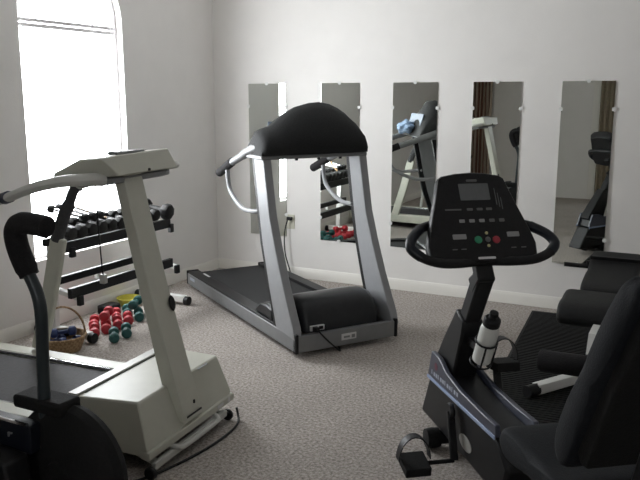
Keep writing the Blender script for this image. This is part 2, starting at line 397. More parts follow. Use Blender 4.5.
bm = nb(); prism(bm, [(-.645, 1.15), (-.60, 1.295), (-.603, 1.30), (-.65, 1.153)], .13, .54, 'y'); obj('control_panel', bm, 'panel_blue', cons, label='pale blue-grey control panel')
for k in range(3):
    bm = nb(); box(bm, (-.385, .2+k*.15, 1.078), (-.372, .215+k*.15, 1.09)); obj('screw', bm, 'black', cons)
# handles
for s, vv in ((1, -.005), (-1, .70)):
    t0 = .0 if s == 1 else .73
    bm = nb(); tube(bm, cat([(-.44, vv+s*.03, 1.16), (-.56, vv, 1.135), (-.70, vv, 1.09), (-.88, vv, 1.033)]), [.032]*6+[.028]*6+[.024]*6+[.022], 12, ry=None); h = obj('handlebar', bm, 'silver_dark', gt)
    bm = nb(); tube(bm, cat([(-.85, vv, 1.045), (-.93, vv, 1.015), (-1.0, vv, .985), (-1.08, vv, .955)]), .028, 12); obj('grip', bm, 'foam', h, label='black foam hand grip')
    bm = nb(); tube(bm, cat([(-.94, vv, 1.0), (-.93, vv, .93), (-.90, vv, .86), (-.80, vv, .80), (-.68, vv, .765), (-.55, vv+s*.01, .765), (-.47, vv+s*.045, .775)]), .0145, 10); obj('support_loop', bm, 'silver', h)

# towel on the treadmill console
bm = nb(); bmesh.ops.create_icosphere(bm, subdivisions=4, radius=1)
for v in bm.verts:
    c = v.co; n = math.sin(c.x*6+c.y*3)*.10 + math.sin(c.y*9-c.z*5)*.08 + math.sin(c.x*13+c.z*11)*.05
    v.co = Vector((c.x*.07*(1+n), c.y*.15*(1+n), c.z*.055*(1+n)))
tw = tag(obj('towel', bm, 'towel'), 'pale blue towel crumpled on the grey treadmill console, seen in the third mirror', 'towel')
tw.location = gt.matrix_world @ Vector((0, 0, 0))
gm = Matrix.Translation((-1.945, 3.527, 0)) @ Matrix.Rotation(GA, 4, 'Z')
tw.location = gm @ Vector((-.69, .27, 1.185)); tw.rotation_euler = (0, R(-20), GA)

# ------------------------------------------------------------ cream treadmill
KA = math.atan2(.07, .9975)
ct = thing('treadmill', 'old cream treadmill by the window with a single front column and wide boxy hood', 'treadmill', (-1.80, 2.09, 0), KA)
for v0 in (0, .60):
    bm = nb(); box(bm, (-1.72, v0, .07), (-.36, v0+.09, .152)); o = obj('side_rail', bm, 'cream', ct, bevel=.006)
    ve = v0+.09 if v0 == 0 else v0-.008
    bm = nb(); box(bm, (-1.70, ve, .135), (-.40, ve+.008, .151)); obj('belt_trim', bm, 'chrome', o, bevel=.002)
bm = nb(); box(bm, (-1.70, .10, .09), (-.34, .59, .136)); obj('belt', bm, 'belt_grey', ct, bevel=.01)
bm = nb(); box(bm, (-1.76, .02, .06), (-1.715, .67, .15)); obj('rear_end_cap', bm, 'cream', ct, bevel=.01)
# hood: loft along u
def hsec(u, vb0, vb1, vt0, vt1, zb, zt): return [(-u, vb0, zb), (-u, vb1, zb), (-u, vt1, zt), (-u, vt0, zt)]
bm = nb(); loft(bm, [hsec(-.005, .0, .69, .0, .69, .082, .115), hsec(.0, .0, .69, .0, .69, .082, .13)]); bm.free()
bm = nb()
A = [(.005, .0, .085), (.005, .63, .085), (-.002, .645, .125), (-.072, .645, .282), (-.072, .050, .282), (-.0, -.005, .125)]
Bk = [(-.385, .0, .085), (-.385, .68, .085), (-.385, .685, .125), (-.385, .66, .282), (-.385, .005, .282), (-.385, -.005, .125)]
loft(bm, [A, Bk]); hood = obj('motor_hood', bm, 'cream', ct, bevel=.008, seg=3)
bm = nb(); box(bm, (-.384, .008, .2825), (-.335, .658, .291)); obj('hood_lip', bm, 'cream_light', ct, bevel=.003)
bm = nb(); box(bm, (-.334, .05, .2822), (-.327, .645, .2832)); obj('hood_seam', bm, 'black', ct)
bm = nb(); box(bm, (-.03, -.008, .080), (.012, .648, .112)); sk = obj('hood_skirt', bm, 'cream', ct, bevel=.004)
bm = nb(); box(bm, (.0122, .50, .090), (.0135, .55, .104)); box(bm, (.0122, .59, .087), (.0135, .61, .108)); obj('sticker', bm, 'sticker', sk)
bm = nb(); box(bm, (-.06, .45, .2822), (-.05, .53, .284)); obj('vent_slot', bm, 'silver_dark', ct)
# transport frame, handle and wheels
bm = nb(); beam(bm, [(.008, .02, .045), (.008, .57, .045)], .03, .022); tf = obj('transport_frame', bm, 'cream_light', ct, bevel=.004)
for v in (.05, .54):
    bm = nb(); beam(bm, [(.005, v, .045), (-.12, v, .085)], .025, .02); obj('frame_arm', bm, 'cream_light', tf, bevel=.003)
bm = nb(); tube(bm, cat([(-.01, .15, .075), (.03, .17, .062), (.038, .21, .058), (.038, .43, .058), (.03, .47, .062), (-.01, .49, .075)]), .011, 10); obj('lift_handle', bm, 'cream_light', ct)
bm = nb(); box(bm, (-.3, .06, .05), (-.03, .63, .078)); obj('motor_pan', bm, 'black_matte', ct)
for v in (.0, .592):
    bm = nb(); lathe(bm, [(.012, -.012), (.022, -.011), (.026, -.006), (.026, .006), (.022, .011), (.012, .012)], 20, along((.008, v, .026), (0, 1, 0))); obj('wheel', bm, 'black', ct)
for v in (.05, .64):
    bm = nb(); lathe(bm, [(.02, 0), (.022, .012), (.012, .07)], 12, Matrix.Translation((-1.6, v, 0))); obj('foot', bm, 'black', ct)
# column
bm = nb(); loft(bm, [[(-x0, v0, z), (-x1, v0, z), (-x1, v1, z), (-x0, v1, z)] for x0, x1, v0, v1, z in
    ((-.016, .06, .238, .372, .13), (.06, .125, .242, .372, .40), (.14, .195, .245, .370, .70), (.245, .298, .250, .370, 1.15))])
colm = obj('column', bm, 'cream', ct, bevel=.005)
bm = nb(); lathe(bm, [(.001, 0), (.018, 0), (.02, .004), (.016, .009), (.001, .01)], 18, along((-.113+.002, .355, .60), (1, 0, .22)) @ Matrix.Diagonal((1.7, 1, 1, 1))); obj('height_knob', bm, 'black', colm)
bm = nb(); box(bm, (.0165, .25, .150), (.0185, .36, .158)); box(bm, (.006, .315, .19), (.012, .322, .205)); obj('bolt_slot', bm, 'black', colm)
# console
bm = nb(); loft(bm, [
    [(-.20, .17, 1.148), (-.20, .575, 1.148), (-.235, .555, 1.232), (-.235, .10, 1.222)],
    [(-.32, .12, 1.140), (-.32, .585, 1.140), (-.33, .565, 1.222), (-.33, .10, 1.212)],
    [(-.46, .08, 1.13), (-.46, .575, 1.13), (-.45, .55, 1.165), (-.45, .09, 1.160)]])
co = obj('console', bm, 'cream', ct, bevel=.006)
bm = nb(); box(bm, (-.31, .24, 1.222), (-.26, .42, 1.2345)); obj('book_ledge', bm, 'silver_dark', co, bevel=.002)
bm = nb(); loft(bm, [[(-.345, .12, 1.213), (-.345, .55, 1.222), (-.345, .55, 1.212), (-.345, .12, 1.203)], [(-.44, .12, 1.170), (-.44, .53, 1.174), (-.44, .53, 1.16), (-.44, .12, 1.156)]]); obj('control_panel', bm, 'lcd', co)
bm = nb(); lathe(bm, [(.006, 0), (.006, .006), (.003, .008)], 10, along((-.199, .36, 1.158), (1, 0, 0))); obj('screw', bm, 'black', co)
bm = nb(); prism(bm, [(-.46, .06), (-.46, .60), (-.26, .60), (-.24, .52), (-.24, .16), (-.30, .06)], 1.112, 1.139, 'z'); obj('console_tray', bm, 'silver_dark', ct, bevel=.006)
# handrails sweeping back on both sides
for s, v in ((1, .0), (-1, .68)):
    pts = [(-.27, .155, 1.134), (-.30, .08, 1.138), (-.36, .025, 1.135), (-.47, .0, 1.11), (-.62, v, 1.06), (-.78, v, 1.01)] if s == 1 else \
          [(-.25, .56, 1.155), (-.245, .61, 1.155), (-.28, .655, 1.150), (-.38, .675, 1.135), (-.6, v, 1.085), (-.86, v, 1.02)]
    P_ = cat(pts, 5); n = len(P_)
    bm = nb(); tube(bm, P_, [.027 - .011*(i/(n-1)) for i in range(n)] if s == 1 else [.018]*n, 12, ry=.032 if s == 1 else .022); hr = obj('handrail', bm, 'cream_light', ct)
    if s == 1:
        bm = nb(); tube(bm, [(-.60, v, 1.068), (-.625, v, 1.060)], .024, 12, ry=.034); obj('joint_ring', bm, 'navy', hr)
        bm = nb(); tube(bm, cat([(-.78, v, 1.01), (-.95, v, .95), (-1.06, v, .83), (-1.10, v, .5), (-1.15, v, .152)]), .017, 12); obj('rail_post', bm, 'cream_light', hr)
    else:
        bm = nb(); tube(bm, cat([(-.84, v, 1.022), (-.875, v, 1.0), (-.91, v, .93), (-.955, v, .85), (-1.0, v, .745)]), [.025]*12+[.031]*13, 12); obj('grip', bm, 'foam_grey', hr, label='dark grey foam sleeve')
        bm = nb(); beam(bm, [(-.985, v, .76), (-1.07, v, .45), (-1.165, v, .152)], .085, .035, up=(1, 0, 0)); obj('rail_post', bm, 'cream', hr, bevel=.008)
# safety tether
bm = nb(); tube(bm, [(-.28, .12, 1.115), (-.275, .12, .95), (-.27, .12, .83), (-.265, .12, .76)], .003, 6); te = obj('safety_cord', bm, 'black', ct)
bm = nb(); box(bm, (-.277, .11, .725), (-.253, .132, .762)); obj('safety_clip', bm, 'cream_light', te, bevel=.003)
# power cord of cream treadmill
km = Matrix.Translation((-1.80, 2.09, 0)) @ Matrix.Rotation(KA, 4, 'Z')
bm = nb(); tube(bm, cat([(-1.81, 2.72, .05), (-1.80, 2.715, .02), (-1.775, 2.68, .006), (-1.75, 2.60, .006), (-1.742, 2.47, .006), (-1.755, 2.32, .006), (-1.785, 2.17, .006), (-1.83, 2.05, .006), (-1.90, 2.0, .006)], 8), .0055, 8)
tag(obj('power_cord', bm, 'black'), 'black power cord looping on the carpet in front of the cream treadmill', 'cord')
# cord of grey treadmill
bm = nb(); tube(bm, cat([tuple(gm @ Vector((.004, .14, .15))), tuple(gm @ Vector((.03, .17, .11))), tuple(gm @ Vector((.03, .22, .06))), tuple(gm @ Vector((.02, .28, .01))), tuple(gm @ Vector((-.2, .36, .008))), tuple(gm @ Vector((-.7, .5, .008))), tuple(gm @ Vector((-1.0, .8, .008))), (-2.85, 5.05, .008), (-2.90, 5.19, .03), (-2.95, 5.19, .2), (-2.96, 5.20, .36), (-2.935, 5.205, .47), (-2.925, 5.22, .483)], 8), .005, 8)
pc = tag(obj('power_cord', bm, 'black'), 'black power cord running from the wall outlet down behind the grey treadmill', 'cord')
bm = nb(); box(bm, (-2.945, 5.205, .468), (-2.905, 5.2335, .496)); obj('plug', bm, 'black', pc, bevel=.004)

# ------------------------------------------------------------ exercise bike (right foreground)
BA = math.atan2(.788, -.616)
bo = (-.616*2.5 + .788*1.14, .788*2.5 + .616*1.14, 0)
bk = thing('exercise_bike', 'black recumbent exercise bike in the right foreground with a large console', 'exercise bike', bo, BA)
def S(s, t, z): return (s-2.5, -t, z)
# front stabiliser, base beam
bm = nb(); tube(bm, [S(2.80, -.10, .045), S(2.80, .10, .045)], .03, 14); st = obj('front_stabiliser', bm, 'black', bk)
for t in (-.11, .11):
    bm = nb(); lathe(bm, [(.02, -.03), (.04, -.028), (.043, 0), (.04, .028), (.02, .03)], 18, along(S(2.80, t, .044), (0, 1, 0))); obj('transport_wheel', bm, 'black_matte', st)
bm = nb(); beam(bm, [S(2.93, 0, .08), S(2.2, 0, .075), S(1.45, 0, .07)], .07, .09); obj('base_beam', bm, 'black', bk, bevel=.01)
bm = nb(); tube(bm, [S(1.5, -.25, .04), S(1.5, .25, .04)], .032, 14); obj('rear_stabiliser', bm, 'black', bk)
# drive shroud
bm = nb(); prism(bm, [(3.05-2.5, .06), (2.945-2.5, .262), (2.25-2.5, .296), (2.16-2.5, .22), (2.2-2.5, .09)], -.078, .078, 'y'); sh = obj('drive_shroud', bm, 'black', bk, bevel=.015)
bm = nb(); prism(bm, [(2.955-2.5, .268), (2.915-2.5, .385), (2.83-2.5, .385), (2.74-2.5, .352), (2.60-2.5, .335), (2.40-2.5, .335), (2.26-2.5, .34), (2.25-2.5, .298)], -.082, -.062, 'y'); o_ = obj('side_panel', bm, 'navy', bk, bevel=.004)
bm = nb(); prism(bm, [(2.955-2.5, .268), (2.915-2.5, .385), (2.83-2.5, .385), (2.74-2.5, .352), (2.60-2.5, .335), (2.40-2.5, .335), (2.26-2.5, .34), (2.25-2.5, .298)], .062, .082, 'y'); up_ = obj('side_panel', bm, 'navy', bk, bevel=.004)
bm = nb(); prism(bm, [(2.93-2.5, .265), (2.90-2.5, .355), (2.70-2.5, .325), (2.50-2.5, .305), (2.27-2.5, .305), (2.27-2.5, .28)], -.061, .061, 'y'); obj('shroud_core', bm, 'black', bk, bevel=.004)
for sg, pn in ((-1, o_), (1, up_)):
    bm = nb(); beam(bm, [(2.952-2.5, sg*.084, .262), (2.255-2.5, sg*.084, .296)], .014, .006); obj('accent_strip', bm, 'strip', pn, bevel=.002)
bm = nb()
for k in range(12):
    s0 = 2.905 - k*.026; z0 = .2875 + k*.0013
    prism(bm, [(s0-2.5, z0), (s0-2.5, z0+.016), (s0-.016-2.5, z0+.016), (s0-.016-2.5, z0)] if k % 3 else [(s0-2.5, z0), (s0-2.5, z0+.019), (s0-.007-2.5, z0+.019), (s0-.007-2.5, z0)], .0815, .0835, 'y')
obj('lettering', bm, 'mark', up_)
bm = nb(); lathe(bm, [(.001, 0), (.017, 0), (.017, .0015), (.001, .002)], 18, along(S(2.855, -.0815, .335), (0, 1, 0))); obj('emblem', bm, 'mark_red', up_)
bm = nb(); lathe(bm, [(.001, 0), (.036, 0), (.036, .003), (.001, .004)], 24, along(S(2.52, -.0775, .15), (0, 1, 0)) @ Matrix.Diagonal((.8, 1.7, 1, 1))); obj('side_plate', bm, 'oval', sh)
# mast
bm = nb(); beam(bm, [S(2.86, 0, .30), S(2.80, 0, .42), S(2.735, 0, .55), S(2.715, 0, .60)], [.19, .16, .11, .085], [.11, .10, .088, .085], up=(1, 0, 0)); ms = obj('mast', bm, 'black', bk, bevel=.008)
bm = nb(); beam(bm, [S(2.725, 0, .56), S(2.595, 0, .785)], .066, .066, up=(1, 0, 0)); obj('mast_tube', bm, 'black', ms, bevel=.008)
bm = nb(); beam(bm, [S(2.645, 0, .735), S(2.59, 0, .785), S(2.625, 0, .835), S(2.70, 0, .90)], [.07, .065, .05, .045], [.07, .07, .066, .06], up=(1, 0, 0)); obj('console_neck', bm, 'black', ms, bevel=.008)
# console: face frame
fo = Vector(S(2.585, 0, .863)); fe = Vector((.175, 0, .282)).normalized(); fw = Vector((0, -1, 0)); fn = fw.cross(fe)   # fn points to rider
if fn.x > 0: fn = -fn
fm = Matrix((fw, fe, fn)).transposed().to_4x4(); fm.translation = fo
def face_poly(o): return [(-.212, .0), (-.217, .05), (-.205, .10), (-.16, .24), (-.136, .325), (-.12, .337), (-.06, .348), (0, .352), (.06, .348), (.12, .337), (.136, .325), (.16, .24), (.205, .10), (.217, .05), (.212, .0), (.10, -.018), (0, -.022), (-.10, -.018)]
bm = nb()
P0 = face_poly(0)
loft(bm, [[tuple(fm @ Vector((x*.86, .02 + y*.86, -.075))) for x, y in P0], [tuple(fm @ Vector((x, y, -.04))) for x, y in P0], [tuple(fm @ Vector((x, y, -.006))) for x, y in P0], [tuple(fm @ Vector((x*.975, .004+y*.975, 0))) for x, y in P0]])
cs = obj('console', bm, 'black', bk, sharp=45)
def fbox(name, x0, x1, y0, y1, m, h=.002, r=.003):
    bm = nb(); prism(bm, rbox(x0, x1, y0, y1, r), 0.0002, h, 'z', mx=fm); return obj(name, bm, m, cs)
def fdisc(name, x, y, r, m, h=.003):
    bm = nb(); lathe(bm, [(r, 0), (r, h*.7), (r*.8, h)], 18, fm @ Matrix.Translation((x, y, 0))); return obj(name, bm, m, cs)
fbox('display', -.058, .064, .231, .301, 'lcd')
fbox('logo_plate', -.022, .022, .309, .319, 'btn', r=.004)
for x in (-.028, .012, .050): fbox('button', x-.012, x+.012, .188, .198, 'btn')
fbox('button', -.128, -.062, .190, .196, 'btn', r=.002)
for x in (-.068, -.028, .012, .053, .093): fbox('button', x-.011, x+.011, .139, .152, 'btn' if x > .03 else 'lcd_light')
fbox('small_display', -.116, -.062, .072, .092, 'lcd_light')
fbox('small_display', .103, .152, .076, .096, 'lcd_light')
fdisc('start_button', -.016, .068, .015, 'btn_green'); fdisc('stop_button', .056, .066, .015, 'btn_red')
fdisc('round_button', .022, .068, .011, 'btn'); fdisc('arrow_button', .021, .094, .006, 'btn_yellow'); fdisc('arrow_button', .021, .043, .006, 'btn_yellow')
for x in (-.125, -.09, .11, .15): fbox('label_print', x, x+.02, .030, .034, 'btn', r=.001)
bm = nb()
for x in (.085, .095, .105): box(bm, (x, .21 - (x-.085), .0002), (x+.003, .28 - (x-.085)*2, .0012), mx=fm)
obj('speaker_slots', bm, 'lcd', cs)
fbox('hand_slot', -.03, .04, -.010, -.001, 'sticker', h=.0012, r=.004)
# handlebar loop
pts = []
half = [(2.60, 0, .842), (2.58, .11, .842), (2.565, .19, .85), (2.575, .255, .872), (2.60, .287, .90), (2.64, .272, .93), (2.69, .225, .955), (2.73, .16, .965), (2.75, .08, .97)]
loop = [S(s, t, z) for s, t, z in half] + [S(s, -t, z) for s, t, z in half[:0:-1]]
bm = nb(); tube(bm, cat(loop, 5, closed=True), .018, 12, closed=True); hb = obj('handlebar', bm, 'black', bk)
for sg in (-1, 1):
    bm = nb(); tube(bm, cat([S(s, sg*t, z) for s, t, z in half[3:7]], 4), .0198, 12); obj('pulse_grip', bm, 'navy_dark', hb)
# cranks & pedals
cc = (2.62, .24)
for sg, (ps_, pz, pt) in ((-1, (2.535, .075, -.275)), (1, (2.70, .385, .145))):
    tt = sg*.105
    bm = nb(); beam(bm, [S(cc[0], tt, cc[1]), S(ps_, tt*1.1, pz)], .03, .018, up=(0, 1, 0)); cr = obj('crank', bm, 'black', bk, bevel=.004)
    bm = nb(); lathe(bm, [(.03, -.01), (.035, 0), (.03, .01)], 16, along(S(cc[0], tt, cc[1]), (0, 1, 0))); obj('crank_hub', bm, 'black', cr)
    bm = nb(); c = Vector(S(ps_, pt, pz))
    box(bm, (-.055, -.05, -.018), (.055, .05, .018), Matrix.Translation(c) @ Matrix.Rotation(R(8 if sg == 1 else -10), 4, 'Y')); tube(bm, [S(ps_, tt*1.1, pz), tuple(c)], .009, 8); pd = obj('pedal', bm, 'black_matte', bk, bevel=.006)
    bm = nb(); secs = []
    for k in range(15):
        a = PI*k/14; y = -.060*math.cos(a); z = .018 + .09*math.sin(a); p = c + Vector((.015, y, z)); nn = Vector((0, -math.cos(a), math.sin(a)))
        secs.append([p + Vector((.02, 0, 0)), p + Vector((.02, 0, 0)) + nn*.004, p + Vector((-.02, 0, 0)) + nn*.004, p + Vector((-.02, 0, 0))])
    loft(bm, secs); obj('toe_strap', bm, 'black', pd)
# seat and backrest
def cushion(bm, pts, t0, t1, rr=.035, k=4):
    """side outline pts (s,z) swept over t with edges pulled in at both ends"""
    cx = sum(p[0] for p in pts)/len(pts); cz = sum(p[1] for p in pts)/len(pts); secs = []
    st = [(t0 + rr*(1-math.cos(PI/2*i/k)), math.sin(PI/2*i/k)) for i in range(k+1)]
    st += [(t1 - (t - t0), f) for t, f in st[::-1]]
    for t, f in st:
        sec = []
        for s, z in pts:
            d = Vector((s-cx, z-cz)); L = d.length; q = max(0, L - rr*(1-f))/L
            sec.append(S(cx + d.x*q, t, cz + d.y*q))
        secs.append(sec)
    loft(bm, secs)
bm = nb(); cushion(bm, [(p.x, p.z) for p in cat([(2.0, 0, .43), (1.97, 0, .475), (1.88, 0, .485), (1.72, 0, .475), (1.60, 0, .48), (1.57, 0, .44), (1.62, 0, .405), (1.80, 0, .395), (1.95, 0, .39)], 4, closed=True)], -.20, .20); obj('seat', bm, 'vinyl_soft', bk, sharp=60)
bm = nb(); cushion(bm, [(p.x, p.z) for p in cat([(1.65, 0, .52), (1.665, 0, .60), (1.57, 0, .82), (1.43, 0, 1.05), (1.39, 0, 1.075), (1.35, 0, 1.05), (1.45, 0, .85), (1.56, 0, .62), (1.60, 0, .54)], 4, closed=True)], -.20, .20); br = obj('backrest', bm, 'vinyl_soft', bk, sharp=60)
bm = nb(); cushion(bm, [(1.565, .56), (1.59, .60), (1.48, .83), (1.38, 1.03), (1.35, 1.04), (1.33, 1.02), (1.43, .81), (1.54, .56)], -.18, .18, rr=.012); obj('back_shell', bm, 'black_matte', br)
bm = nb(); beam(bm, [S(1.72, 0, .07), S(1.66, 0, .40)], .10, .10, up=(1, 0, 0)); box(bm, (1.55-2.5, -.12, .36), (1.92-2.5, .12, .405)); obj('seat_post', bm, 'black', bk, bevel=.008)
bm = nb()
for sg in (-1, 1): beam(bm, [S(1.62, sg*.08, .39), S(1.50, sg*.08, .43), S(1.42, sg*.08, .70), S(1.37, sg*.08, .90)], .035, .03, up=(1, 0, 0))
obj('back_frame', bm, 'black', bk, bevel=.005)
# bottle cage on bike
bd = (Vector(S(2.46, 0, .68)) - Vector(S(2.56, 0, .46))).normalized()
b0 = Vector(S(2.585, .0, .455))
bm = nb()
tube(bm, [tuple(b0 - bd*.008 + along((0, 0, 0), bd).to_3x3() @ Vector((.041*math.cos(a), .041*math.sin(a), .0))) for a in [2*PI*k/16 for k in range(16)]], .004, 6, closed=True)
tube(bm, [tuple(b0 + bd*.10 + along((0, 0, 0), bd).to_3x3() @ Vector((.041*math.cos(a), .041*math.sin(a), 0))) for a in [2*PI*k/16 for k in range(16)]], .004, 6, closed=True)
for a in (.4, PI-.4, PI+.9, -.9): tube(bm, [tuple(b0 + bd*z + along((0, 0, 0), bd).to_3x3() @ Vector((.041*math.cos(a), .041*math.sin(a), 0))) for z in (-.008, .10)], .0035, 6)
beam(bm, [tuple(b0 + bd*.05 + Vector((.04, 0, .0))), S(2.80, 0, .5)], .03, .03)
obj('bottle_cage', bm, 'black', bk)
bmx = Matrix.Translation(bo) @ Matrix.Rotation(BA, 4, 'Z')
bt = thing('water_bottle', 'white sports water bottle with black cap in the cage on the exercise bike', 'bottle', tuple(bmx @ b0)); bt.rotation_euler = (0, 0, BA)
# bottle geometry tilted in the bike frame
tl = along((0, 0, 0), bd)
bm = nb(); lathe(bm, [(.030, 0), (.036, .006), (.036, .09), (.034, .098), (.036, .106), (.036, .155), (.033, .172), (.026, .185)], 28, tl); obj('bottle_body', bm, 'white_plastic', bt)
bm = nb(); lathe(bm, [(.032, .183), (.032, .207), (.026, .214), (.016, .216), (.015, .228), (.018, .230), (.016, .240), (.004, .242)], 24, tl); obj('cap', bm, 'black', bt)

# ------------------------------------------------------------ weight bench and mat
bm = nb()
n = 76; prof = []
X0, X1, Y0, Y1 = -.815, .75, 3.0, 5.10
box(bm, (0, 0, 0), (X1-X0, Y1-Y0, .008))
for k in range(n):
    y = .02 + k*(Y1-Y0-.04)/n; box(bm, (.015, y, .008), (X1-X0-.015, y+.015, .0125))
mt = tag(obj('floor_mat', bm, 'mat_rubber'), 'black ribbed rubber mat on the carpet under the weight bench', 'mat')
mt.location = (X0, Y0, 0); mt.rotation_euler = (0, 0, R(0))
mt.rotation_euler = (0, 0, R(3.8))
bn = thing('weight_bench', 'black padded weight bench with white frame on the ribbed mat by the rightmost mirror', 'bench', (-.405, 4.15, 0))
def pad(bm, x0, x1, prof, r=.03, k=4):
    cy_ = sum(p[0] for p in prof)/len(prof); cz_ = sum(p[1] for p in prof)/len(prof); st = [(x0 + r*(1-math.cos(PI/2*i/k)), math.sin(PI/2*i/k)) for i in range(k+1)]
    st += [(x1-(t-x0), f) for t, f in st[::-1]]; secs = []
    for x, f in st:
        sec = []
        for y, z in prof:
            d = Vector((y-cy_, z-cz_)); L = d.length; q = max(0, L - r*(1-f))/L; sec.append((x, cy_+d.x*q, cz_+d.y*q))
        secs.append(sec)
    loft(bm, secs)
def cyc(p, k=4): return [(v.x, v.y) for v in cat([(a, b, 0) for a, b in p], k, closed=True)]
bm = nb(); pad(bm, -.205, .165, cyc([(-.26, .33), (-.23, .29), (-.17, .30), (-.05, .335), (.08, .345), (.09, .38), (.08, .405), (-.08, .412), (-.19, .40), (-.24, .375)])); obj('seat_pad', bm, 'vinyl', bn, sharp=60)
bm = nb(); pad(bm, -.14, .14, cyc([(.095, .37), (.11, .34), (.35, .40), (.60, .455), (.63, .475), (.615, .52), (.58, .525), (.35, .47), (.11, .42)])); bp_ = obj('back_pad', bm, 'vinyl', bn, sharp=60)
bm = nb(); beam(bm, [(0, .46, .513), (0, .475, .517)], .02, .272); obj('pad_seam', bm, 'black', bp_)
bm = nb(); beam(bm, [(0, -.12, .30), (0, .62, .30)], .05, .05); beam(bm, [(0, .12, .32), (0, .58, .41)], .04, .05); fr = obj('main_beam', bm, 'white_metal', bn, bevel=.004)
bm = nb(); beam(bm, [(0, -.23, .07), (0, -.10, .30)], .05, .05, up=(1, 0, 0)); obj('front_post', bm, 'black', bn, bevel=.004)
for x in (-.24, .24):
    bm = nb(); beam(bm, [(x*.15, .58, .30), (x, .78, .06), (x, .82, .04)], .04, .04); obj('leg', bm, 'white_metal', bn, bevel=.004)
    bm = nb(); beam(bm, [(x*.06, -.22, .045), (x*.95, -.57, .045)], .05, .05); lg = obj('foot_tube', bm, 'white_metal', bn, bevel=.004)
    bm = nb(); tube(bm, [(x*.93, -.562, .042), (x*1.08, -.62, .042)], .03, 12); obj('rubber_cap', bm, 'black', lg)
# rear cross bar seen beside the back pad
bm = nb(); tube(bm, [(-.30, .57, .435), (.28, .57, .435)], .014, 10); tube(bm, [(-.16, .57, .435), (-.16, .57, .47)], .012, 8); obj('crutch_bar', bm, 'black', bn)
bm = nb(); beam(bm, [(.0, -.12, .30), (.0, -.42, .30), (0, -.47, .22)], .035, .035); la = obj('leg_developer', bm, 'white_metal', bn)
for y, z, x0, x1 in ((-.62, .215, -.215, .05),):
    bm = nb(); lathe(bm, [(.02, 0), (.045, .004), (.052, .015), (.052, .225), (.045, .246), (.02, .25)], 20, along((x0, y, z), (1, 0, 0))); obj('foam_roller', bm, 'foam', la)
bm = nb(); beam(bm, [(0, -.47, .215), (0, -.60, .215)], .03, .03); obj('roller_arm', bm, 'black', la)

# ------------------------------------------------------------ left foreground exercise machine
em = thing('exercise_machine', 'black exercise machine in the bottom left corner with a foam padded lever arm', 'exercise machine', (-2.0, 1.45, 0))
def E_(x, y, z): return (x+2.0, y-1.45, z)
def arm(dy, dx, first=True):
    Y = 1.70+dy
    bm = nb(); tube(bm, cat([E_(-1.925+dx, Y, .88), E_(-1.895+dx, Y, .82), E_(-1.885+dx, Y, .74), E_(-1.895+dx, Y, .55), E_(-1.900+dx, Y, .35), E_(-1.895+dx, Y, .12)], 5), .021, 12, ry=.021); o = obj('lever_arm', bm, 'teal_tube', em)
    bm = nb(); tube(bm, cat([E_(-1.825+dx, Y, 1.045), E_(-1.88+dx, Y, 1.052), E_(-1.945+dx, Y, 1.05), E_(-1.975+dx, Y, 1.02), E_(-1.965+dx, Y, .96), E_(-1.925+dx, Y, .88)], 6), [.026]+[.036]*28+[.032]*2, 14); obj('foam_grip', bm, 'foam', o, label='black foam hand grip')
arm(0, 0); arm(-.52, -.06)
bm = nb(); cyx = lambda y: along(E_(-1.83, y, .21), (0, 1, 0))
lathe(bm, [(.10, -.06), (.19, -.055), (.225, -.03), (.235, 0), (.225, .03), (.19, .055), (.10, .06)], 40, cyx(1.73)); fl = obj('flywheel_cover', bm, 'black_matte', em)
bm = nb(); lathe(bm, [(.01, 0), (.05, 0), (.045, .01), (.01, .015)], 24, along(E_(-1.83, 1.67, .21), (0, -1, 0))); obj('hub_cap', bm, 'black_matte', fl)
bm = nb(); box(bm, E_(-2.02, 1.67, .415), E_(-1.80, 1.77, .462)); obj('brake_housing', bm, 'black_matte', em, bevel=.012)
bm = nb(); beam(bm, [E_(-2.75, 1.62, .37), E_(-1.90, 1.655, .335)], .10, .05); mb = obj('main_frame_bar', bm, 'navy_dark', em, bevel=.004)
bm = nb(); beam(bm, [E_(-2.70, 1.60, .421), E_(-1.91, 1.632, .388)], .009, .009); obj('edge_highlight', bm, 'chrome', mb)  # bright bar modelled in place of the highlight along the frame bar
for s0, h_ in ((-2.09, .03), (-2.06, .02), (-1.995, .016)):
    bm = nb(); prism(bm, [(s0+2.0, .335), (s0+2.0, .335+h_), (s0+2.018, .335+h_), (s0+2.018, .33+h_), (s0+2.005, .33+h_), (s0+2.005, .335)], E_(0, 1.6265, 0)[1]-.006, E_(0, 1.6275, 0)[1], 'y'); obj('lettering', bm, 'silver_dark', mb)
bm = nb(); prism(bm, [(-.75, .015), (-.75, .33), (.10, .30), (.14, .015)], E_(0, 1.52, 0)[1], E_(0, 1.62, 0)[1], 'y'); obj('side_cover', bm, 'black', em, bevel=.01)
bm = nb(); beam(bm, [E_(-2.9, 1.45, .05), E_(-1.55, 1.45, .05)], .06, .07); obj('base_beam', bm, 'black', em, bevel=.006)
for x in (-2.88, -1.6):
    bm = nb(); tube(bm, [E_(x, 1.18, .035), E_(x, 1.74, .035)], .03, 12); obj('floor_bar', bm, 'black', em)
bm = nb(); beam(bm, [E_(-2.0, 1.47, .05), E_(-2.05, 1.48, .45)], .07, .07, up=(1, 0, 0)); beam(bm, [E_(-2.05, 1.48, .42), E_(-2.2, 1.60, .40)], .05, .05); obj('fork', bm, 'black', em, bevel=.006)
bm = nb(); tube(bm, [E_(-1.90, 1.14, .12), E_(-1.90, 1.74, .12)], .018, 12); obj('pivot_shaft', bm, 'black', em)
bm = nb(); tube(bm, [E_(-2.55, 1.47, .05), E_(-2.62, 1.47, .70)], .03, 12); obj('seat_post', bm, 'black', em)
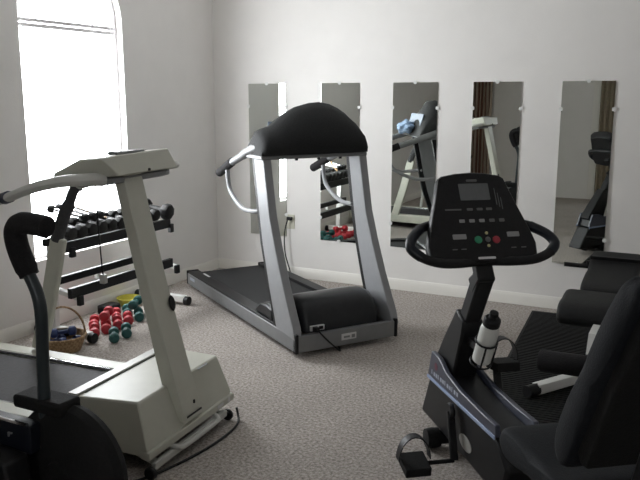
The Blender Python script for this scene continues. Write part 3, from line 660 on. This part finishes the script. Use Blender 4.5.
bm = nb(); lathe(bm, [(.05, 0), (.12, .01), (.13, .04), (.11, .06), (.03, .065)], 24, Matrix.Translation(E_(-2.63, 1.47, .69))); obj('seat', bm, 'vinyl', em)

# ------------------------------------------------------------ dumbbell rack under the window
rk = thing('dumbbell_rack', 'low two tier dumbbell rack with black rails standing under the window', 'rack', (-3.35, 3.68, 0))
def K_(x, y, z): return (x+3.35, y-3.68, z)
for y in (3.22, 4.15):
    bm = nb(); beam(bm, [K_(-3.57, y, .045), K_(-3.17, y, .045)], .045, .045); o = obj('foot_tube', bm, 'white_metal', rk, bevel=.004)
    for x in (-3.595, -3.16):
        bm = nb(); tube(bm, [K_(x-.012, y, .034), K_(x+.02, y, .034)], .031, 14); obj('rubber_cap', bm, 'black', o)
    bm = nb(); beam(bm, [K_(-3.46, y, .06), K_(-3.44, y, .60)], .05, .04, up=(1, 0, 0)); obj('upright', bm, 'white_metal', rk, bevel=.004)
    for zz, xx in ((.275, -3.25), (.565, -3.29)):
        bm = nb(); beam(bm, [K_(-3.47, y, zz+.03), K_(xx+.01, y, zz-.005)], .03, .035); b_ = obj('bracket', bm, 'white_metal', rk, bevel=.003)
        bm = nb(); box(bm, K_(xx-.0, y-.018, zz-.05), K_(xx+.028, y+.018, zz+.01)); obj('bracket_cap', bm, 'black', b_, bevel=.004)
for xx, zz, nm in ((-3.29, .58, 'front_rail'), (-3.43, .60, 'rear_rail'), (-3.25, .31, 'front_rail'), (-3.41, .355, 'rear_rail')):
    bm = nb(); beam(bm, [K_(xx, 3.15, zz), K_(xx, 4.15 if zz > .5 else 4.11, zz)], .062 if nm == 'front_rail' else .045, .03); obj(nm, bm, 'black', rk, bevel=.004)
for y in (3.6,):
    bm = nb(); box(bm, K_(-3.43, 3.55, .30), K_(-3.40, 3.59, .37)); obj('shelf_clip', bm, 'white_metal', rk)

# dumbbells
def dumbbell(name, m, L, r, hw, label, group, style='hex', hm='iron'):
    t = thing(name, label, 'dumbbell', group=group)
    bm = nb(); tube(bm, [(-L/2, 0, r), (L/2, 0, r)], r*.42, 10); obj('handle', bm, hm, t)
    for s in (-1, 1):
        n = 8 if style == 'hex' else 16
        a = s*(L/2)
        pr = [(r*.55, -hw), (r*.92, -hw*.75), (r, -hw*.4), (r, hw*.4), (r*.92, hw*.75), (r*.55, hw)]
        bm = nb(); lathe(bm, pr, n, along((a, 0, r), (1, 0, 0)) @ Matrix.Rotation(PI/n, 4, 'Z')); obj('head', bm, m, t, sharp=30)
    return t
gr = 'dark dumbbells on the upper tier of the rack'
ordn = ['second', 'third', 'fourth', 'fifth', 'sixth', 'seventh', 'eighth', 'ninth', 'tenth']
d0 = dumbbell('dumbbell', 'iron', .14, .042, .03, 'dark iron dumbbell at the left end of the upper rack tier', gr)
d0.location = (-3.36, 3.22, .628); tilt = R(8.0)
d0.rotation_euler = (0, tilt, 0)
for k in range(9):
    dup(d0, (-3.36, 3.22 + (k+1)*.0855, .628), (0, tilt, 0), 'dark iron dumbbell on the upper rack tier, %s from the left' % ordn[k])
d1 = dumbbell('dumbbell', 'iron', .19, .056, .035, 'largest dark dumbbell at the right end of the rack, just right of the cream column', gr)
d1.location = (-3.36, 4.09, .628); d1.rotation_euler = (0, tilt, 0)
gr2 = 'chrome bars with dark ends lying across the left end of the rack'
d2 = dumbbell('chrome_dumbbell', 'iron', .24, .026, .02, 'chrome bar with dark ends lying on the rack behind the dumbbells, lowest of three', gr2, 'round', 'chrome')
d2.location = (-3.44, 3.36, .722); d2.rotation_euler = (0, R(10), R(10))
dup(d2, (-3.44, 3.425, .722), (0, R(10), R(10)), 'chrome bar with dark ends lying on the rack behind the dumbbells, middle of three')
dup(d2, (-3.44, 3.49, .722), (0, R(10), R(10)), 'chrome bar with dark ends lying on the rack behind the dumbbells, highest of three')

bm = nb(); beam(bm, [(-3.47, 3.40, .80), (-3.40, 3.49, .745), (-3.31, 3.56, .70)], .006, .018); tag(obj('wooden_stick', bm, 'wicker'), 'thin tan stick slanting across the chrome bars at the left end of the rack', 'stick')
gv = 'red vinyl hand weights on the carpet'
rv = dumbbell('hand_weight', 'red', .115, .032, .026, 'red hand weight nearest the basket, left end of the red pile', gv, 'round', 'red')
rv.location = (-3.26, 3.345, 0); rv.rotation_euler = (0, 0, R(133))
# all handles red, heads red
spots = [((-3.255, 3.443, 0), 133, 'red hand weight lying second from the basket at the front of the pile'),
         ((-3.385, 3.475, 0), 131, 'red hand weight behind the front ones, closer to the wall'),
         ((-3.25, 3.541, 0), 135, 'red hand weight in the middle of the front of the red pile'),
         ((-3.38, 3.572, 0), 133, 'red hand weight in the middle of the pile, wall side'),
         ((-3.30, 3.50, .060), 120, 'red hand weight resting on top of the others'),
         ((-3.25, 3.64, 0), 133, 'red hand weight at the right end of the red pile, beside the teal ones'),
         ((-3.375, 3.67, 0), 133, 'red hand weight at the right rear of the red pile, below the yellow bowl')]
for p, a, l in spots: dup(rv, p, (0, 0, R(a)), l)
tv = dumbbell('hand_weight', 'green', .115, .032, .026, 'teal hand weight beside the wicker basket, nearest the treadmill deck', 'teal vinyl hand weights on the carpet', 'round', 'green')
tv.location = (-3.09, 3.33, 0); tv.rotation_euler = (0, 0, R(133))
for p, a, l in [((-3.245, 3.74, 0), 133, 'teal hand weight right of the red pile, front one'), ((-3.37, 3.77, 0), 133, 'teal hand weight right of the red pile, nearest the yellow bowl'),
                ((-3.24, 3.84, 0), 133, 'teal hand weight at the far right, partly behind the cream column'), ((-3.31, 3.79, .060), 115, 'teal hand weight stacked on top of the right hand group'),
                ((-3.085, 3.435, .0), 133, 'teal hand weight between the basket and the red pile, farther from the deck')]:
    dup(tv, p, (0, 0, R(a)), l)
bm = nb(); lathe(bm, [(.045, 0), (.058, .004), (.082, .055), (.085, .058), (.080, .060), (.056, .010), (.01, .008)], 32)
yb = tag(obj('bowl', bm, 'yellow'), 'yellow plastic bowl on the carpet against the wall under the rack', 'bowl'); yb.location = (-3.53, 3.97, 0)
bm = nb(); prism(bm, rbox(-.055, .055, -.07, .07, .03), 0, .06, 'z'); bx = tag(obj('case', bm, 'black', bevel=.01), 'flat black case on the carpet behind the red hand weights', 'case'); bx.location = (-3.52, 3.76, 0)
# basket
bs = thing('wicker_basket', 'round wicker basket with a tall hoop handle beside the treadmill deck', 'basket', (-3.22, 3.05, 0))
bm = nb(); lathe(bm, [(.08, 0), (.098, .004), (.120, .06), (.128, .085), (.132, .092), (.126, .096), (.114, .08), (.094, .02), (.02, .012)], 32); obj('basket_body', bm, 'wicker', bs)
bm = nb(); tube(bm, [(.078*math.cos(a), .10*math.cos(a), .085 + .175*math.sin(a)) for a in [PI*k/20 for k in range(21)]], .006, 8); obj('hoop_handle', bm, 'wicker', bs)
bm = nb(); tube(bm, [(.128*math.cos(2*PI*k/32), .128*math.sin(2*PI*k/32), .092) for k in range(32)], .007, 8, closed=True); obj('rim', bm, 'wicker', bs)
bv = dumbbell('hand_weight', 'blue', .10, .028, .022, 'dark blue hand weight at the near side inside the wicker basket', 'hand weights inside the basket', 'round', 'blue')
bv.location = (-3.17, 3.05, .035); bv.rotation_euler = (0, R(6), R(80))
for p, a, l in [((-3.25, 3.02, .035), 95, 'dark blue hand weight at the wall side inside the wicker basket'), ((-3.21, 3.05, .085), 40, 'dark blue hand weight lying on top in the wicker basket')]:
    dup(bv, p, (0, R(-5), R(a)), l)
bm = nb(); bmesh.ops.create_icosphere(bm, subdivisions=3, radius=.045)
for v in bm.verts: v.co = Vector((v.co.x*1.3, v.co.y*.9, v.co.z*.5*(1+.2*math.sin(v.co.x*90))))
wr = tag(obj('wrist_wrap', bm, 'black_matte'), 'black cloth wrap bunched at the back of the wicker basket', 'wrap'); wr.location = (-3.27, 3.105, .088)
# small clamp clipped on the rack
t = thing('spring_clip', 'small dark clip with a thin lever hanging beside the cord above the rack', 'clip', (-3.33, 3.93, .70))
bm = nb(); tube(bm, cat([(0, -.16, .14), (0, -.09, .12), (0, -.02, .06), (0, 0, 0)]), .007, 8); obj('lever', bm, 'black', t)
bm = nb(); lathe(bm, [(.01, 0), (.025, .005), (.028, .03), (.02, .05), (.008, .055)], 14, Matrix.Translation((0, -.045, .05))); obj('clip_head', bm, 'green', t)

# ------------------------------------------------------------ light
w = bpy.data.worlds.new('world'); C.world = w; w.use_nodes = True
nt = w.node_tree; bg = nt.nodes['Background']; bg.inputs['Color'].default_value = (0.96, 0.975, 1.0, 1); bg.inputs['Strength'].default_value = 20.0
def portal(loc, rot, sx, sy):
    l = bpy.data.lights.new('daylight_portal', 'AREA'); l.shape = 'RECTANGLE'; l.size = sx; l.size_y = sy; l.cycles.is_portal = True
    o = bpy.data.objects.new('daylight_portal', l); COL.objects.link(o); o.location = loc; o.rotation_euler = rot
portal((XL-.12, cy, (WZ0+WZ1+rw)/2), (0, R(-90), 0), WZ1+rw-WZ0, WY1-WY0)
portal(((RX0+RX1)/2, YR-.12, (RZ0+RZ1)/2), (R(90), 0, 0), RX1-RX0, RZ1-RZ0)

# ------------------------------------------------------------ camera
cam = bpy.data.cameras.new('camera'); co_ = bpy.data.objects.new('camera', cam); COL.objects.link(co_)
cam.sensor_width = 36; cam.lens = 752.2/640*36; cam.clip_start = .02
co_.location = (0, 0, 1.456); co_.rotation_euler = (PI/2 - .1899, 0, .4696)
C.camera = co_
C.view_settings.view_transform = 'Standard'; C.view_settings.look = 'None'; C.view_settings.gamma = 1; C.view_settings.use_curve_mapping = False
C.view_settings.exposure = 0.0
C.cycles.max_bounces = 12; C.cycles.diffuse_bounces = 8; C.cycles.glossy_bounces = 6; C.cycles.transparent_max_bounces = 8
